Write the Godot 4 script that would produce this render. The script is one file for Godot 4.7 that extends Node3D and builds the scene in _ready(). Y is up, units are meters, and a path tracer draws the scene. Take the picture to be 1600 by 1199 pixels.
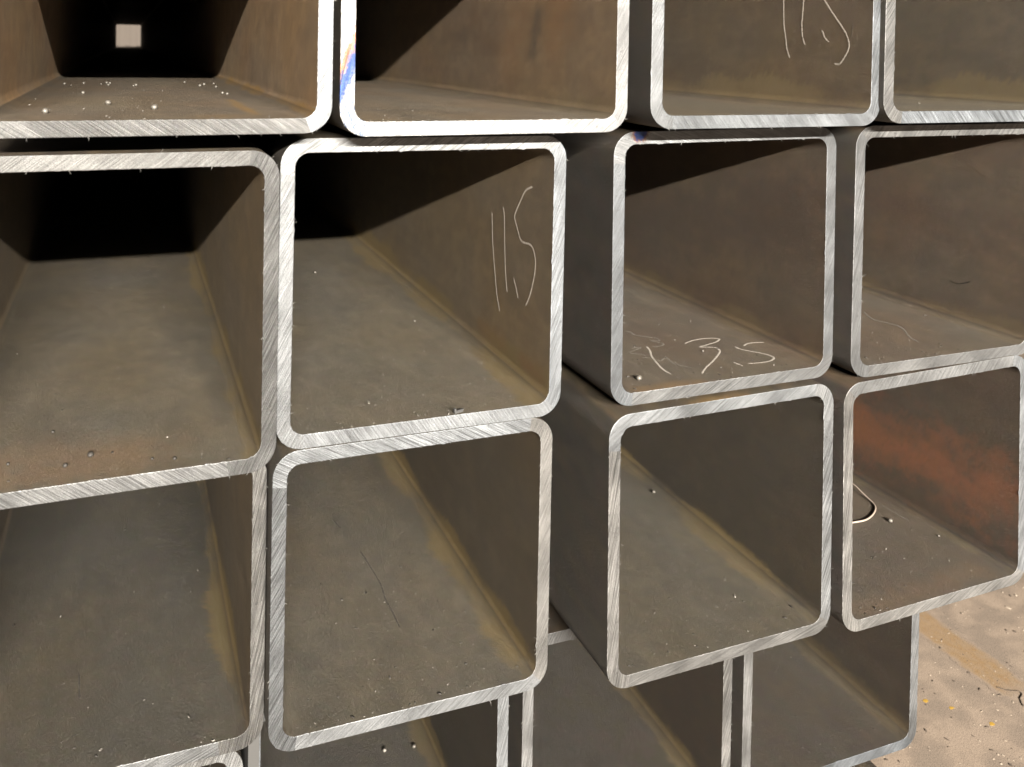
extends Node3D

const SIDE := 0.25          # outer size of a tube
const HALF := 0.125
const WALL := 0.0116        # wall thickness
const R_OUT := 0.0215
const R_IN := 0.0115
const LONG := 9.6
const GROUND_Y := -1.2
const F_PX := 1484.6        # lens, in pixels of a 1600 x 1199 picture
const CY_PX := 104.5        # height of the lens axis in it
const CAM_R := Vector3(0.929523, 0.019813, 0.368230)
const CAM_U := Vector3(-0.009897, 0.999536, -0.028797)
const CAM_B := Vector3(-0.368630, 0.023123, 0.929288)

var rng := RandomNumberGenerator.new()
var n_low := FastNoiseLite.new()
var n_mid := FastNoiseLite.new()
var n_fine := FastNoiseLite.new()
var taken := {}
var mat := {}

# ---------------------------------------------------------------- helpers
func numbered(called: String) -> String:
	if not taken.has(called):
		taken[called] = 0
		return called
	taken[called] += 1
	return "%s_%03d" % [called, taken[called]]

func tag(o: Node, label: String, category: String, group := "", kind := "") -> void:
	if label: o.set_meta("label", label)
	if category: o.set_meta("category", category)
	if group: o.set_meta("group", group)
	if kind: o.set_meta("kind", kind)

func obj(called: String, mesh: Mesh, m: Material, parent: Node = self) -> MeshInstance3D:
	var o := MeshInstance3D.new()
	o.name = numbered(called) if parent == self else called
	o.mesh = mesh
	if m: o.material_override = m
	o.cast_shadow = GeometryInstance3D.SHADOW_CASTING_SETTING_ON
	parent.add_child(o, true)
	return o

func thing(called: String, at: Vector3, label: String, category: String, group := "") -> Node3D:
	var o := Node3D.new()
	o.name = numbered(called)
	add_child(o)
	o.position = at
	tag(o, label, category, group)
	return o

func noise_of(n: FastNoiseLite, sd: int, freq: float, octaves: int) -> void:
	n.seed = sd
	n.noise_type = FastNoiseLite.TYPE_SIMPLEX_SMOOTH
	n.frequency = freq
	n.fractal_type = FastNoiseLite.FRACTAL_FBM
	n.fractal_octaves = octaves

func noise_tex(sd: int, freq: float, octaves: int, lo: Color, hi: Color, size := 512, bump := 0.0, p0 := 0.25, p1 := 0.75) -> NoiseTexture2D:
	var n := FastNoiseLite.new()
	noise_of(n, sd, freq, octaves)
	var t := NoiseTexture2D.new()
	t.width = size
	t.height = size
	t.seamless = true
	t.noise = n
	if bump > 0.0:
		t.as_normal_map = true
		t.bump_strength = bump
	else:
		var g := Gradient.new()
		g.set_color(0, lo)
		g.set_offset(0, p0)
		g.set_color(1, hi)
		g.set_offset(1, p1)
		t.color_ramp = g
	return t

# even grain at the size of a texel or two; it needs no blended borders to repeat unseen
func grain_tex(sd: int, freq: float, bump: float) -> ImageTexture:
	var n := FastNoiseLite.new()
	noise_of(n, sd, freq, 1)
	var im := n.get_image(1024, 1024)
	im.convert(Image.FORMAT_RGBA8)
	im.bump_map_to_normal_map(bump)
	return ImageTexture.create_from_image(im)

func grey(v: float) -> Color:
	return Color(v, v, v)

func arrays_mesh(v: PackedVector3Array, nrm: PackedVector3Array, c: PackedColorArray, uv: PackedVector2Array, idx: PackedInt32Array) -> ArrayMesh:
	var a := []
	a.resize(Mesh.ARRAY_MAX)
	a[Mesh.ARRAY_VERTEX] = v
	if nrm.size(): a[Mesh.ARRAY_NORMAL] = nrm
	if c.size(): a[Mesh.ARRAY_COLOR] = c
	if uv.size(): a[Mesh.ARRAY_TEX_UV] = uv
	a[Mesh.ARRAY_INDEX] = idx
	var m := ArrayMesh.new()
	m.add_surface_from_arrays(Mesh.PRIMITIVE_TRIANGLES, a)
	return m

# rounded square, starting at the middle of the bottom-left corner, running bottom, right, top, left;
# returns [points, normals, perimeter, side index]
func profile(half: float, r: float, ns: int, nc: int) -> Array:
	var p := PackedVector2Array()
	var n := PackedVector2Array()
	var s := PackedFloat32Array()
	var side := PackedInt32Array()
	var flat := half - r
	for k in 4:
		var d := Vector2.from_angle(k * PI / 2)          # along the side
		var o := Vector2(d.y, -d.x)                      # outward
		for i in ns:
			var t := -flat + 2.0 * flat * i / float(ns)
			p.append(d * t + o * half); n.append(o); side.append(k)
		for i in nc:
			var a := (PI / 2) * i / float(nc)
			var q := o * cos(a) + d * sin(a)
			p.append((d + o) * flat + q * r); n.append(q); side.append(k if i < nc / 2 else (k + 1) % 4)
	var run := 0.0
	for i in p.size():
		s.append(run)
		run += p[i].distance_to(p[(i + 1) % p.size()])
	s.append(run)
	return [p, n, s, side]

func z_rows(fine: float) -> PackedFloat32Array:
	var z := PackedFloat32Array()
	var at := 0.0
	while at < LONG - 0.01:
		z.append(at)
		if at < 0.001: at += 0.001
		elif at < 0.45: at += fine
		elif at < 1.05: at += fine * 2.0
		elif at < 2.0: at += 0.08
		else: at += 0.8
	z.append(LONG)
	return z

func near_path(q: Vector2, path: Array) -> float:
	var best := 9.0
	for i in path.size() - 1:
		best = minf(best, q.distance_to(Geometry2D.get_closest_point_to_segment(q, path[i], path[i + 1])))
	return best

# ---------------------------------------------------------------- the tube
# colour of the mill scale at a point of a wall; p in the tube's section (centre 0), z = depth behind the cut
func scale_colour(p: Vector2, z: float, side: int, o: Dictionary, off: Vector3, inner: bool) -> Color:
	var s3 := Vector3(p.x, p.y, z * 0.35) + off
	var a := n_low.get_noise_3dv(s3 * 9.0)
	var b := n_mid.get_noise_3dv(Vector3(p.x, p.y, z * 0.6) * 46.0 + off)
	var f := n_fine.get_noise_3dv(Vector3(p.x, p.y, z) * 380.0 + off)
	var c: Color = o.c0.lerp(o.c1, clampf(0.5 + 0.8 * a, 0.0, 1.0))
	var k := 1.0 + (0.17 if inner else 0.75) * b + (0.08 if inner else 0.20) * f
	var dark := n_low.get_noise_3dv(s3 * 17.0 + Vector3(7, 3, 1))
	k *= 1.0 - 0.16 * smoothstep(0.12, 0.6, dark)
	# cloudy bloom of dust and drying marks with torn edges
	var wp := Vector3(n_low.get_noise_3dv(s3 * 40.0), n_low.get_noise_3dv(s3 * 40.0 + Vector3(9, 2, 5)), 0.0) * 0.03
	var cloud := n_mid.get_noise_3dv((Vector3(p.x, p.y, z * 0.8) + wp) * 24.0 + off)
	k *= 1.0 + 0.16 * smoothstep(-0.05, 0.25, cloud) - 0.06
	# faint lengthwise rolling streaks, and a tone that darkens away from the open end
	var st := n_mid.get_noise_3d(p.x * 75.0 + off.x, p.y * 75.0, z * 2.2 + off.z)
	k *= 1.0 + (0.11 if inner else 0.6) * st
	var warm := n_low.get_noise_3d(p.x * 7.0 + off.y, p.y * 7.0 + off.z, z * 4.0)
	if inner: k *= o.floor_k if side == 0 else o.wall_k  # tone of each tube, with light falling off down the rows painted in
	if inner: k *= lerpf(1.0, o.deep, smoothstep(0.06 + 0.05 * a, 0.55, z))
	else: k *= (0.27 if side % 2 == 1 else 0.62)  # shade of the gaps painted in: outer sides darker than top and bottom
	var brown := 1.0 if side == 0 else 0.0       # walls tinted browner than the floor
	c = Color(c.r * k * (1.06 - 0.06 * brown + 0.10 * warm), c.g * k * (0.95 + 0.05 * brown) * (0.97 if inner else 0.92), c.b * k * (0.91 if inner else 0.72) * (0.80 + 0.16 * brown - 0.20 * warm))
	if inner:
		# old yellow-brown rust that sits in the lower right corner, split by a dark line in the very corner
		var to_r := HALF - WALL - p.x
		var to_b := p.y + HALF - WALL
		if to_r < 0.06 and to_b < 0.06:
			var along := n_low.get_noise_2d(z * 5.0 + off.x * 3.0, 4.0) + 0.35 * b
			var wr: float = 0.8 * o.seam_wall * (1.0 + 0.9 * along)
			var wb: float = 0.75 * o.seam_floor * (1.0 + 1.0 * along)
			var w := 0.0
			var gr := 1.0 + 0.30 * f + 0.25 * b
			if to_b >= to_r: w = smoothstep(wr, wr * 0.75, to_b * gr)
			else: w = smoothstep(wb, wb * 0.72, to_r * gr) * 0.8
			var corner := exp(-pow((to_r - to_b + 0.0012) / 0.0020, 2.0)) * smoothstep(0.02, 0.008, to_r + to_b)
			w *= o.seam * clampf(0.8 + 1.3 * along + 0.4 * f, 0.05, 1.2)
			var sk := 1.35 if to_b >= to_r else 0.95
			c = c.lerp(Color(o.seam_c.r * sk, o.seam_c.g * sk, o.seam_c.b * sk), clampf(w, 0.0, 1.0))
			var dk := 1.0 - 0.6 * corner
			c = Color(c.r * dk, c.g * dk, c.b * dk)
	for q in o.patches:
		if q.side == side and (q.inner == inner):
			var u := p.x if side % 2 == 0 else p.y
			var d := near_path(Vector2(u, z), q.path)
			d += q.r * (0.45 * b + 0.50 * f + 0.35 * n_low.get_noise_3dv(s3 * 30.0))
			var w2: float = smoothstep(q.r * 1.15, -0.1 * q.r, d) * q.k * clampf(1.0 + 0.5 * f, 0.4, 1.3)
			c = c.lerp(q.c, clampf(w2, 0.0, 1.0))
	return c

func wall_mesh(o: Dictionary, off: Vector3) -> ArrayMesh:
	var v := PackedVector3Array(); var nr := PackedVector3Array(); var c := PackedColorArray(); var uv := PackedVector2Array(); var ix := PackedInt32Array()
	for pass_ in 2:
		var inner := pass_ == 0
		var pr: Array = profile(HALF - WALL, R_IN, 46 if o.near else 12, 16 if o.near else 6) if inner else profile(HALF, R_OUT, 28, 8)
		var pts: PackedVector2Array = pr[0]; var nn: PackedVector2Array = pr[1]; var ss: PackedFloat32Array = pr[2]; var sd: PackedInt32Array = pr[3]
		var rows := z_rows((0.0036 if inner else 0.010) if o.near else 0.02)
		var m := pts.size()
		var first := v.size()
		for z in rows:
			for i in m + 1:
				var j := i % m
				var q := pts[j]
				# plate is never quite flat: a millimetre or so of long waves
				var w := 0.0006 * n_low.get_noise_3d(q.x * 12.0 + off.x, q.y * 12.0, z * 2.5) * smoothstep(0.20, 0.40, z)
				var p3 := q + nn[j] * w
				v.append(Vector3(p3.x, p3.y + HALF, -z - 0.0004))
				nr.append(Vector3(-nn[j].x, -nn[j].y, 0) if inner else Vector3(nn[j].x, nn[j].y, 0))
				c.append(scale_colour(q, z, sd[j], o, off, inner))
				uv.append(Vector2(ss[i], z))
		for r in rows.size() - 1:
			for i in m:
				var a := first + r * (m + 1) + i
				var b := a + m + 1
				if inner: ix.append_array([a, b, a + 1, a + 1, b, b + 1])
				else: ix.append_array([a, a + 1, b, a + 1, b + 1, b])
	return arrays_mesh(v, nr, c, uv, ix)

# far rim, a plain ring
func rim_mesh() -> ArrayMesh:
	var po: PackedVector2Array = profile(HALF, R_OUT, 4, 6)[0]
	var pi: PackedVector2Array = profile(HALF - WALL, R_IN, 4, 6)[0]
	var v := PackedVector3Array(); var nr := PackedVector3Array(); var ix := PackedInt32Array()
	for i in po.size() + 1:
		var j := i % po.size()
		v.append(Vector3(po[j].x, po[j].y + HALF, -LONG)); v.append(Vector3(pi[j].x, pi[j].y + HALF, -LONG))
		nr.append(Vector3(0, 0, -1)); nr.append(Vector3(0, 0, -1))
		if i < po.size():
			var a := i * 2
			ix.append_array([a, a + 1, a + 2, a + 1, a + 3, a + 2])
	return arrays_mesh(v, nr, PackedColorArray(), PackedVector2Array(), ix)

# the sawn end: one flat ring of bare metal with ragged burred edges; the saw marks turn where two cuts met
func cut_mesh(o: Dictionary, off: Vector3) -> ArrayMesh:
	var ns := 220; var nc := 30
	if not o.near:
		ns = 30; nc = 8
	var A: Array = profile(HALF, R_OUT, ns, nc)
	var B: Array = profile(HALF - WALL, R_IN, ns, nc)
	var po: PackedVector2Array = A[0]; var no: PackedVector2Array = A[1]; var so: PackedFloat32Array = A[2]
	var pi: PackedVector2Array = B[0]; var ni: PackedVector2Array = B[1]
	var m := po.size()
	var per: float = so[m]
	var v := PackedVector3Array(); var nr := PackedVector3Array(); var c := PackedColorArray(); var uv := PackedVector2Array(); var ix := PackedInt32Array()
	var frac := [0.0, 0.04, 0.16, 0.29, 0.42, 0.55, 0.68, 0.82, 0.955, 1.0]
	var cuts: Array = o.cuts       # [start fraction of perimeter, scratch angle, tint]
	for k in cuts.size():
		var f0: float = cuts[k][0]
		var f1: float = cuts[(k + 1) % cuts.size()][0] + (1.0 if k == cuts.size() - 1 else 0.0)
		var i0 := int(round(f0 * m)); var i1 := int(round(f1 * m))
		var ang: float = deg_to_rad(cuts[k][1]); var tint: Color = cuts[k][2]
		var first := v.size()
		var fine: float = cuts[k][5]
		for i in range(i0, i1 + 1):
			var j := ((i % m) + m) % m
			var s := so[j]
			var q := po[j]
			var rag := 0.00018 * n_fine.get_noise_3d(q.x * 900.0 + off.x, q.y * 900.0, 3.0) + 0.00015 * n_mid.get_noise_3d(q.x * 160.0 + off.x, q.y * 160.0, 8.0)
			var lump := maxf(0.0, n_mid.get_noise_3d(q.x * 55.0 + off.y, q.y * 55.0, off.z) - 0.36) * 0.0024
			var rag_o := 0.00012 * n_fine.get_noise_3d(q.x * 900.0, q.y * 900.0 + off.x, 9.0) + maxf(0.0, n_mid.get_noise_3d(q.x * 70.0 + off.z, q.y * 70.0, 2.0) - 0.42) * 0.0018
			var e_out := po[j] + no[j] * rag_o
			var e_in := pi[j] - ni[j] * (rag + lump)
			for h in frac.size():
				var p2: Vector2 = e_out.lerp(e_in, frac[h])
				var z := 0.0
				if h == 0: z = -0.0005
				elif h == frac.size() - 1: z = -0.0003
				z += 0.00008 * n_mid.get_noise_3d(p2.x * 120.0, p2.y * 120.0, off.x)
				v.append(Vector3(p2.x, p2.y + HALF, z))
				var tilt: Vector3 = Vector3(0, 0, 1)
				if h == 0: tilt = Vector3(no[j].x, no[j].y, 1.0).normalized()
				elif h == frac.size() - 1: tilt = Vector3(-ni[j].x, -ni[j].y, 1.6).normalized()
				else:
					tilt = Vector3(cuts[k][3] + o.tilt.x, cuts[k][4] + o.tilt.y, 1.0).normalized()
				nr.append(tilt)
				c.append(cut_colour(p2, tint, o, off))
				uv.append(Vector2(p2.x * cos(ang) + p2.y * sin(ang), (-p2.x * sin(ang) + p2.y * cos(ang)) * fine) + Vector2(off.x, off.y + k * 0.37))
		var w := frac.size()
		for i in i1 - i0:
			for h in w - 1:
				var a := first + i * w + h
				ix.append_array([a, a + 1, a + w, a + 1, a + w + 1, a + w])
	return arrays_mesh(v, nr, c, uv, ix)

func cut_colour(p: Vector2, tint: Color, o: Dictionary, off: Vector3) -> Color:
	var b := n_mid.get_noise_3d(p.x * 60.0 + off.x, p.y * 60.0, off.y)
	var f := n_fine.get_noise_3d(p.x * 420.0 + off.x, p.y * 420.0, off.y)
	var k := 1.0 + 0.14 * b + 0.13 * f
	k *= 1.0 + 0.55 * n_low.get_noise_3d(p.x * 16.0 + off.z, p.y * 16.0, off.x + 5.0)       # duller and brighter stretches of the cut
	var pit := smoothstep(0.34, 0.55, f) * 0.45 * smoothstep(-0.1, 0.3, b)
	k *= 1.0 - pit
	var c := Color(tint.r * k, tint.g * k, tint.b * k)
	# heat tint left by the cutting disc: straw and orange rim round a blue heart, drawn out along the marks
	for h in o.heat:
		if h.has("n"):
			# a front: orange fringe, blue band, then pale metal with blue streaks running on
			var q: Vector2 = p - h.at
			var side_way: float = q.dot(Vector2(-h.streak.y, h.streak.x))
			var jag := 0.6 * n_fine.get_noise_2d(side_way * 700.0, 3.0) + 0.5 * n_mid.get_noise_2d(side_way * 260.0, 8.0)
			var s: float = q.dot(h.n) / h.w + 0.55 * jag
			if s > 0.0 and s < 7.0:
				c = c.lerp(Color(0.16, 0.062, 0.024), smoothstep(0.0, 0.25, s) * smoothstep(1.3, 0.8, s) * 0.85)
				c = c.lerp(Color(0.008, 0.034, 0.14), smoothstep(0.55, 1.0, s) * smoothstep(2.1, 1.5, s))
				var run := smoothstep(0.05, 0.32, n_fine.get_noise_2d(side_way * 520.0, 40.0 + s * 0.22)) * smoothstep(1.4, 2.0, s) * smoothstep(7.0, 4.5, s)
				c = c.lerp(Color(0.02, 0.055, 0.13), run * 0.85)
			continue
		var d: Vector2 = p - h.at
		var along: float = d.dot(h.dir); var across: float = d.dot(Vector2(-h.dir.y, h.dir.x))
		var streak := n_fine.get_noise_2d(across * 620.0 + h.at.x * 900.0, along * 70.0)
		var r := sqrt(pow(along / h.l, 2.0) + pow(across / h.w, 2.0)) + 0.30 * streak
		if r < 1.0:
			c = c.lerp(Color(0.1200, 0.0450, 0.0168), smoothstep(1.0, 0.78, r) * 0.9)
			c = c.lerp(Color(0.0060, 0.0210, 0.1020), smoothstep(0.78, 0.6, r))
			c = c.lerp(Color(0.0300, 0.0600, 0.1320), smoothstep(0.4, 0.1, r) * 0.6)
	return c

func burr_mesh(sd: int, count: int) -> ArrayMesh:
	var r := RandomNumberGenerator.new(); r.seed = sd
	var A: Array = profile(HALF, R_OUT, 60, 10)
	var B: Array = profile(HALF - WALL, R_IN, 60, 10)
	var st := SurfaceTool.new(); st.begin(Mesh.PRIMITIVE_TRIANGLES)
	for k in count:
		var inner := r.randf() < 0.55
		var src: Array = B if inner else A
		var i := r.randi() % int(src[0].size())
		var q: Vector2 = src[0][i]; var n: Vector2 = src[1][i] * (-1.0 if inner else 1.0)
		var base := Vector3(q.x, q.y + HALF, -0.0003)
		var dir := (Vector3(n.x, n.y, 0) + Vector3(r.randf_range(-0.9, 0.9), r.randf_range(-0.9, 0.9), r.randf_range(0.0, 0.9))).normalized()
		var l := r.randf_range(0.0008, 0.0032) * (1.5 if r.randf() < 0.12 else 1.0)
		var bend := Vector3(r.randf_range(-1, 1), r.randf_range(-1, 1), r.randf_range(-0.3, 0.6)) * l * 0.5
		sliver(st, base - dir * 0.0003, base + dir * l * 0.55, base + dir * l + bend, r.randf_range(0.00012, 0.00030))
	st.generate_normals()
	return st.commit()

func sliver(st: SurfaceTool, a: Vector3, b: Vector3, c: Vector3, w: float) -> void:
	var u := (b - a).cross(Vector3(0.3, 0.5, 0.8)).normalized() * w
	var t := (b - a).cross(u).normalized() * w
	var ra := [a + u, a - u * 0.5 + t * 0.87, a - u * 0.5 - t * 0.87]
	var rb := [b + u * 0.8, b + (-u * 0.5 + t * 0.87) * 0.8, b + (-u * 0.5 - t * 0.87) * 0.8]
	for i in 3:
		var j := (i + 1) % 3
		for p in [ra[i], rb[i], ra[j], ra[j], rb[i], rb[j], rb[i], c, rb[j]]: st.add_vertex(p)

func steel(at: Vector3, roll: float, o: Dictionary, label: String, sd: int) -> Node3D:
	var t := thing("steel_tube", at - Vector3(-sin(roll), cos(roll), 0) * HALF, label, "steel tube", "square steel tubes stacked with their sawn ends towards the viewer")
	t.rotation = Vector3(-0.0045, 0.0085, roll)
	var off := Vector3(sd * 3.17, sd * 1.73, sd * 0.91)
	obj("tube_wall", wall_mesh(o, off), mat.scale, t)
	obj("cut_end", cut_mesh(o, off), mat.cut, t)
	obj("far_rim", rim_mesh(), mat.bare, t)
	if o.near:
		obj("edge_burrs", burr_mesh(sd * 71 + 5, 70), mat.bare, t).set_meta("kind", "stuff")
	return t

# ---------------------------------------------------------------- chalk, swarf, small things
func smooth(path: Array, step: float) -> PackedVector2Array:
	var c := Curve2D.new()
	for i in path.size():
		var a: Vector2 = path[maxi(i - 1, 0)]; var b: Vector2 = path[mini(i + 1, path.size() - 1)]
		var h := (b - a) / 6.0
		c.add_point(path[i], -h, h)
	c.bake_interval = step
	return c.get_baked_points()

# raised chalk line on a wall; place(u, z, lift) gives the point in the tube
func chalk_mesh(strokes: Array, side: int, width: float, thin: float) -> ArrayMesh:
	var st := SurfaceTool.new(); st.begin(Mesh.PRIMITIVE_TRIANGLES)
	var place := func(q: Vector2, lift: float) -> Vector3:
		if side == 0: return Vector3(q.x, WALL + lift, q.y)
		return Vector3(HALF - WALL - lift, q.y + 0.0, q.x)
	for s in strokes:
		var pts := smooth(s, 0.0007)
		var prev := []
		for i in pts.size():
			var d := (pts[mini(i + 1, pts.size() - 1)] - pts[maxi(i - 1, 0)]).normalized()
			var n := Vector2(-d.y, d.x)
			var g := n_fine.get_noise_2d(pts[i].x * 1400.0, pts[i].y * 1400.0)
			var ends := minf(1.0, minf(i, pts.size() - 1 - i) / 6.0 + 0.25)
			var w := width * ends * clampf(1.0 + 0.7 * g, 0.25, 1.6)
			if g < thin: w *= 0.15
			var e := n_fine.get_noise_2d(pts[i].x * 2600.0, 50.0 + pts[i].y * 2600.0) * width * 0.35
			var row := [place.call(pts[i] + n * (w * 0.5 + e), 0.00005), place.call(pts[i] + n * e, 0.00022), place.call(pts[i] - n * (w * 0.5 - e), 0.00005)]
			if prev:
				for k in 2:
					for p in [prev[k], row[k], prev[k + 1], prev[k + 1], row[k], row[k + 1]]: st.add_vertex(p)
			prev = row
	st.generate_normals()
	return st.commit()

func bead_mesh(sd: int) -> ArrayMesh:
	var s := SphereMesh.new(); s.radius = 1.0; s.height = 2.0; s.radial_segments = 14; s.rings = 9
	var a := s.get_mesh_arrays()
	var v: PackedVector3Array = a[Mesh.ARRAY_VERTEX]
	for i in v.size():
		var k := 1.0 + 0.28 * n_low.get_noise_3dv(v[i] * 60.0 + Vector3(sd * 40.0, 0, 0))
		v[i] = v[i] * k * Vector3(1, 0.86, 1)
	a[Mesh.ARRAY_VERTEX] = v
	a[Mesh.ARRAY_NORMAL] = null
	var st := SurfaceTool.new()
	var am := ArrayMesh.new(); am.add_surface_from_arrays(Mesh.PRIMITIVE_TRIANGLES, a)
	st.create_from(am, 0)
	st.generate_normals()
	return st.commit()

# tubes lean by the same small angles, so a spot on a tube's floor is found through its node
func on_floor(t: Node3D, x: float, z: float, lift: float) -> Vector3:
	return t.transform * Vector3(x, WALL + lift, z)

func filings(t: Node3D, sd: int, count: int, x0: float, x1: float, depth: float, label: String, bias := 2.0) -> void:
	var r := RandomNumberGenerator.new(); r.seed = sd
	var st := SurfaceTool.new(); st.begin(Mesh.PRIMITIVE_TRIANGLES)
	for i in count:
		var p := Vector3(r.randf_range(x0, x1), WALL, -0.003 - depth * pow(r.randf(), bias))
		var l := r.randf_range(0.0003, 0.0011) * (2.2 if r.randf() < 0.08 else 1.0)
		var d := Vector3(r.randf_range(-1, 1), r.randf_range(0.0, 0.6), r.randf_range(-1, 1)).normalized() * l
		p.y += 0.0002
		sliver(st, p - d, p, p + d + Vector3(0, l * r.randf_range(0.2, 1.0), 0), l * r.randf_range(0.25, 0.6))
	st.generate_normals()
	var o := obj("steel_filings", st.commit(), mat.bright)
	o.transform = t.transform
	tag(o, label, "steel filings", "", "stuff")

func crumbs(t: Node3D, sd: int, count: int, depth: float, label: String) -> void:
	var r := RandomNumberGenerator.new(); r.seed = sd
	var st := SurfaceTool.new(); st.begin(Mesh.PRIMITIVE_TRIANGLES)
	for i in count:
		var p := Vector3(r.randf_range(-0.105, 0.105), WALL, -0.004 - depth * pow(r.randf(), 1.7))
		var l := r.randf_range(0.0005, 0.0015) * (1.8 if r.randf() < 0.1 else 1.0)
		var d := Vector3(r.randf_range(-1, 1), 0.05, r.randf_range(-1, 1)).normalized() * l
		sliver(st, p - d, p + Vector3(0, l * 0.4, 0), p + d, l * r.randf_range(0.4, 0.7))
	st.generate_normals()
	var o := obj("scale_crumbs", st.commit(), mat.crumb)
	o.transform = t.transform
	tag(o, label, "scale crumbs", "", "stuff")

func bead(t: Node3D, x: float, z: float, r: float, label: String, group := "", dark := false) -> void:
	var o := obj("metal_bead", mat.beads[(taken.get("metal_bead", 0)) % 3], mat.crumb if dark else mat.bead)
	o.position = on_floor(t, x, z, r * 0.78)
	o.scale = Vector3.ONE * r
	o.rotation = Vector3(rng.randf() * 0.6, rng.randf() * TAU, 0)
	tag(o, label, "metal bead", group)

func box(st: SurfaceTool, lo: Vector3, hi: Vector3) -> void:
	var b := BoxMesh.new(); b.size = hi - lo
	st.append_from(b, 0, Transform3D(Basis(), (lo + hi) / 2.0))

func sweep(path: PackedVector3Array, r: float, seg := 10) -> ArrayMesh:
	var st := SurfaceTool.new(); st.begin(Mesh.PRIMITIVE_TRIANGLES)
	var rings := []
	for i in path.size():
		var d := (path[mini(i + 1, path.size() - 1)] - path[maxi(i - 1, 0)]).normalized()
		var u := d.cross(Vector3(0.21, 0.93, 0.3)).normalized(); var w := d.cross(u)
		var ring := []
		for k in seg: ring.append(path[i] + (u * cos(TAU * k / seg) + w * sin(TAU * k / seg)) * r)
		rings.append(ring)
	for i in rings.size() - 1:
		for k in seg:
			var l := (k + 1) % seg
			st.set_smooth_group(1)
			for p in [rings[i][k], rings[i + 1][k], rings[i][l], rings[i][l], rings[i + 1][k], rings[i + 1][l]]: st.add_vertex(p)
	st.generate_normals()
	return st.commit()

# ---------------------------------------------------------------- scene
func _ready() -> void:
	rng.seed = 77
	noise_of(n_low, 11, 1.0, 3); noise_of(n_mid, 23, 1.0, 3); noise_of(n_fine, 37, 1.0, 2)

	# camera: a phone held level in front of the stack, its picture cropped to the lower part (shifted lens)
	var cam := Camera3D.new()
	cam.name = "camera"
	cam.projection = Camera3D.PROJECTION_FRUSTUM
	cam.keep_aspect = Camera3D.KEEP_HEIGHT
	add_child(cam)
	var opt := CameraAttributesPhysical.new()
	opt.frustum_near = 0.05; opt.frustum_far = 200.0
	opt.frustum_focal_length = 7.0
	opt.exposure_aperture = 2.6
	opt.frustum_focus_distance = 0.98
	cam.attributes = opt
	cam.near = 0.05; cam.far = 200.0
	cam.size = 2.0 * 599.5 / F_PX * cam.near
	cam.frustum_offset = Vector2(0, -(599.5 - CY_PX) / F_PX * cam.near)
	cam.transform = Transform3D(Basis(CAM_R, CAM_U, CAM_B), Vector3.ZERO)
	cam.current = true

	var env := Environment.new()
	env.background_mode = Environment.BG_COLOR
	env.background_color = Color(0.17, 0.172, 0.178)
	env.tonemap_mode = Environment.TONE_MAPPER_LINEAR
	env.tonemap_exposure = 1.0
	env.sdfgi_enabled = true; env.ssao_enabled = true; env.ssil_enabled = true
	var we := WorldEnvironment.new(); we.name = "environment"; we.environment = env
	add_child(we)

	# the one lamp: a long bright light bar well behind the viewer, low enough to shine into the tubes
	const LAMP_AT := Vector3(-0.15, 2.62, 8.3)
	const LAMP_SIZE := Vector2(4.0, 0.10)
	var lamp := thing("light_bar", Vector3(LAMP_AT.x, GROUND_Y, LAMP_AT.z), "long bright light bar on two posts facing the stack", "lamp")
	var high := LAMP_AT.y - GROUND_Y
	var lit := AreaLight3D.new(); lit.name = "lamp_light"
	lit.area_size = LAMP_SIZE
	lit.area_normalize_energy = true
	lit.light_energy = 930.0
	lit.area_range = 40.0
	lit.area_attenuation = 2.0
	lit.light_color = Color(1.0, 0.965, 0.91)
	lit.shadow_enabled = true
	lamp.add_child(lit)
	lit.position = Vector3(0, high, 0)
	lit.rotation.x = -0.29
	build_materials()
	var st := SurfaceTool.new(); st.begin(Mesh.PRIMITIVE_TRIANGLES)
	box(st, Vector3(-LAMP_SIZE.x / 2, -LAMP_SIZE.y / 2, 0.012), Vector3(LAMP_SIZE.x / 2, LAMP_SIZE.y / 2, 0.03))
	var diff := obj("diffuser", st.commit(), mat.glow, lamp)
	diff.position = lit.position; diff.rotation = lit.rotation
	st = SurfaceTool.new(); st.begin(Mesh.PRIMITIVE_TRIANGLES)
	box(st, Vector3(-LAMP_SIZE.x / 2 - 0.02, -LAMP_SIZE.y / 2 - 0.02, 0.033), Vector3(LAMP_SIZE.x / 2 + 0.02, LAMP_SIZE.y / 2 + 0.02, 0.12))
	var hs := obj("housing", st.commit(), mat.bare, lamp)
	hs.position = lit.position; hs.rotation = lit.rotation
	for s in [-1, 1]:
		st = SurfaceTool.new(); st.begin(Mesh.PRIMITIVE_TRIANGLES)
		box(st, Vector3(s * 1.4 - 0.03, 0, 0.05), Vector3(s * 1.4 + 0.03, high - 0.06, 0.11))
		box(st, Vector3(s * 1.4 - 0.2, 0.002, -0.12), Vector3(s * 1.4 + 0.2, 0.03, 0.28))
		obj("post", st.commit(), mat.bare, lamp)

	build_ground()
	build_tubes()

# ---------------------------------------------------------------- materials
func std(albedo: Color, rough: float, metal := 0.0) -> StandardMaterial3D:
	var m := StandardMaterial3D.new()
	m.albedo_color = albedo.linear_to_srgb()
	m.roughness = rough
	m.metallic = metal
	return m

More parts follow.
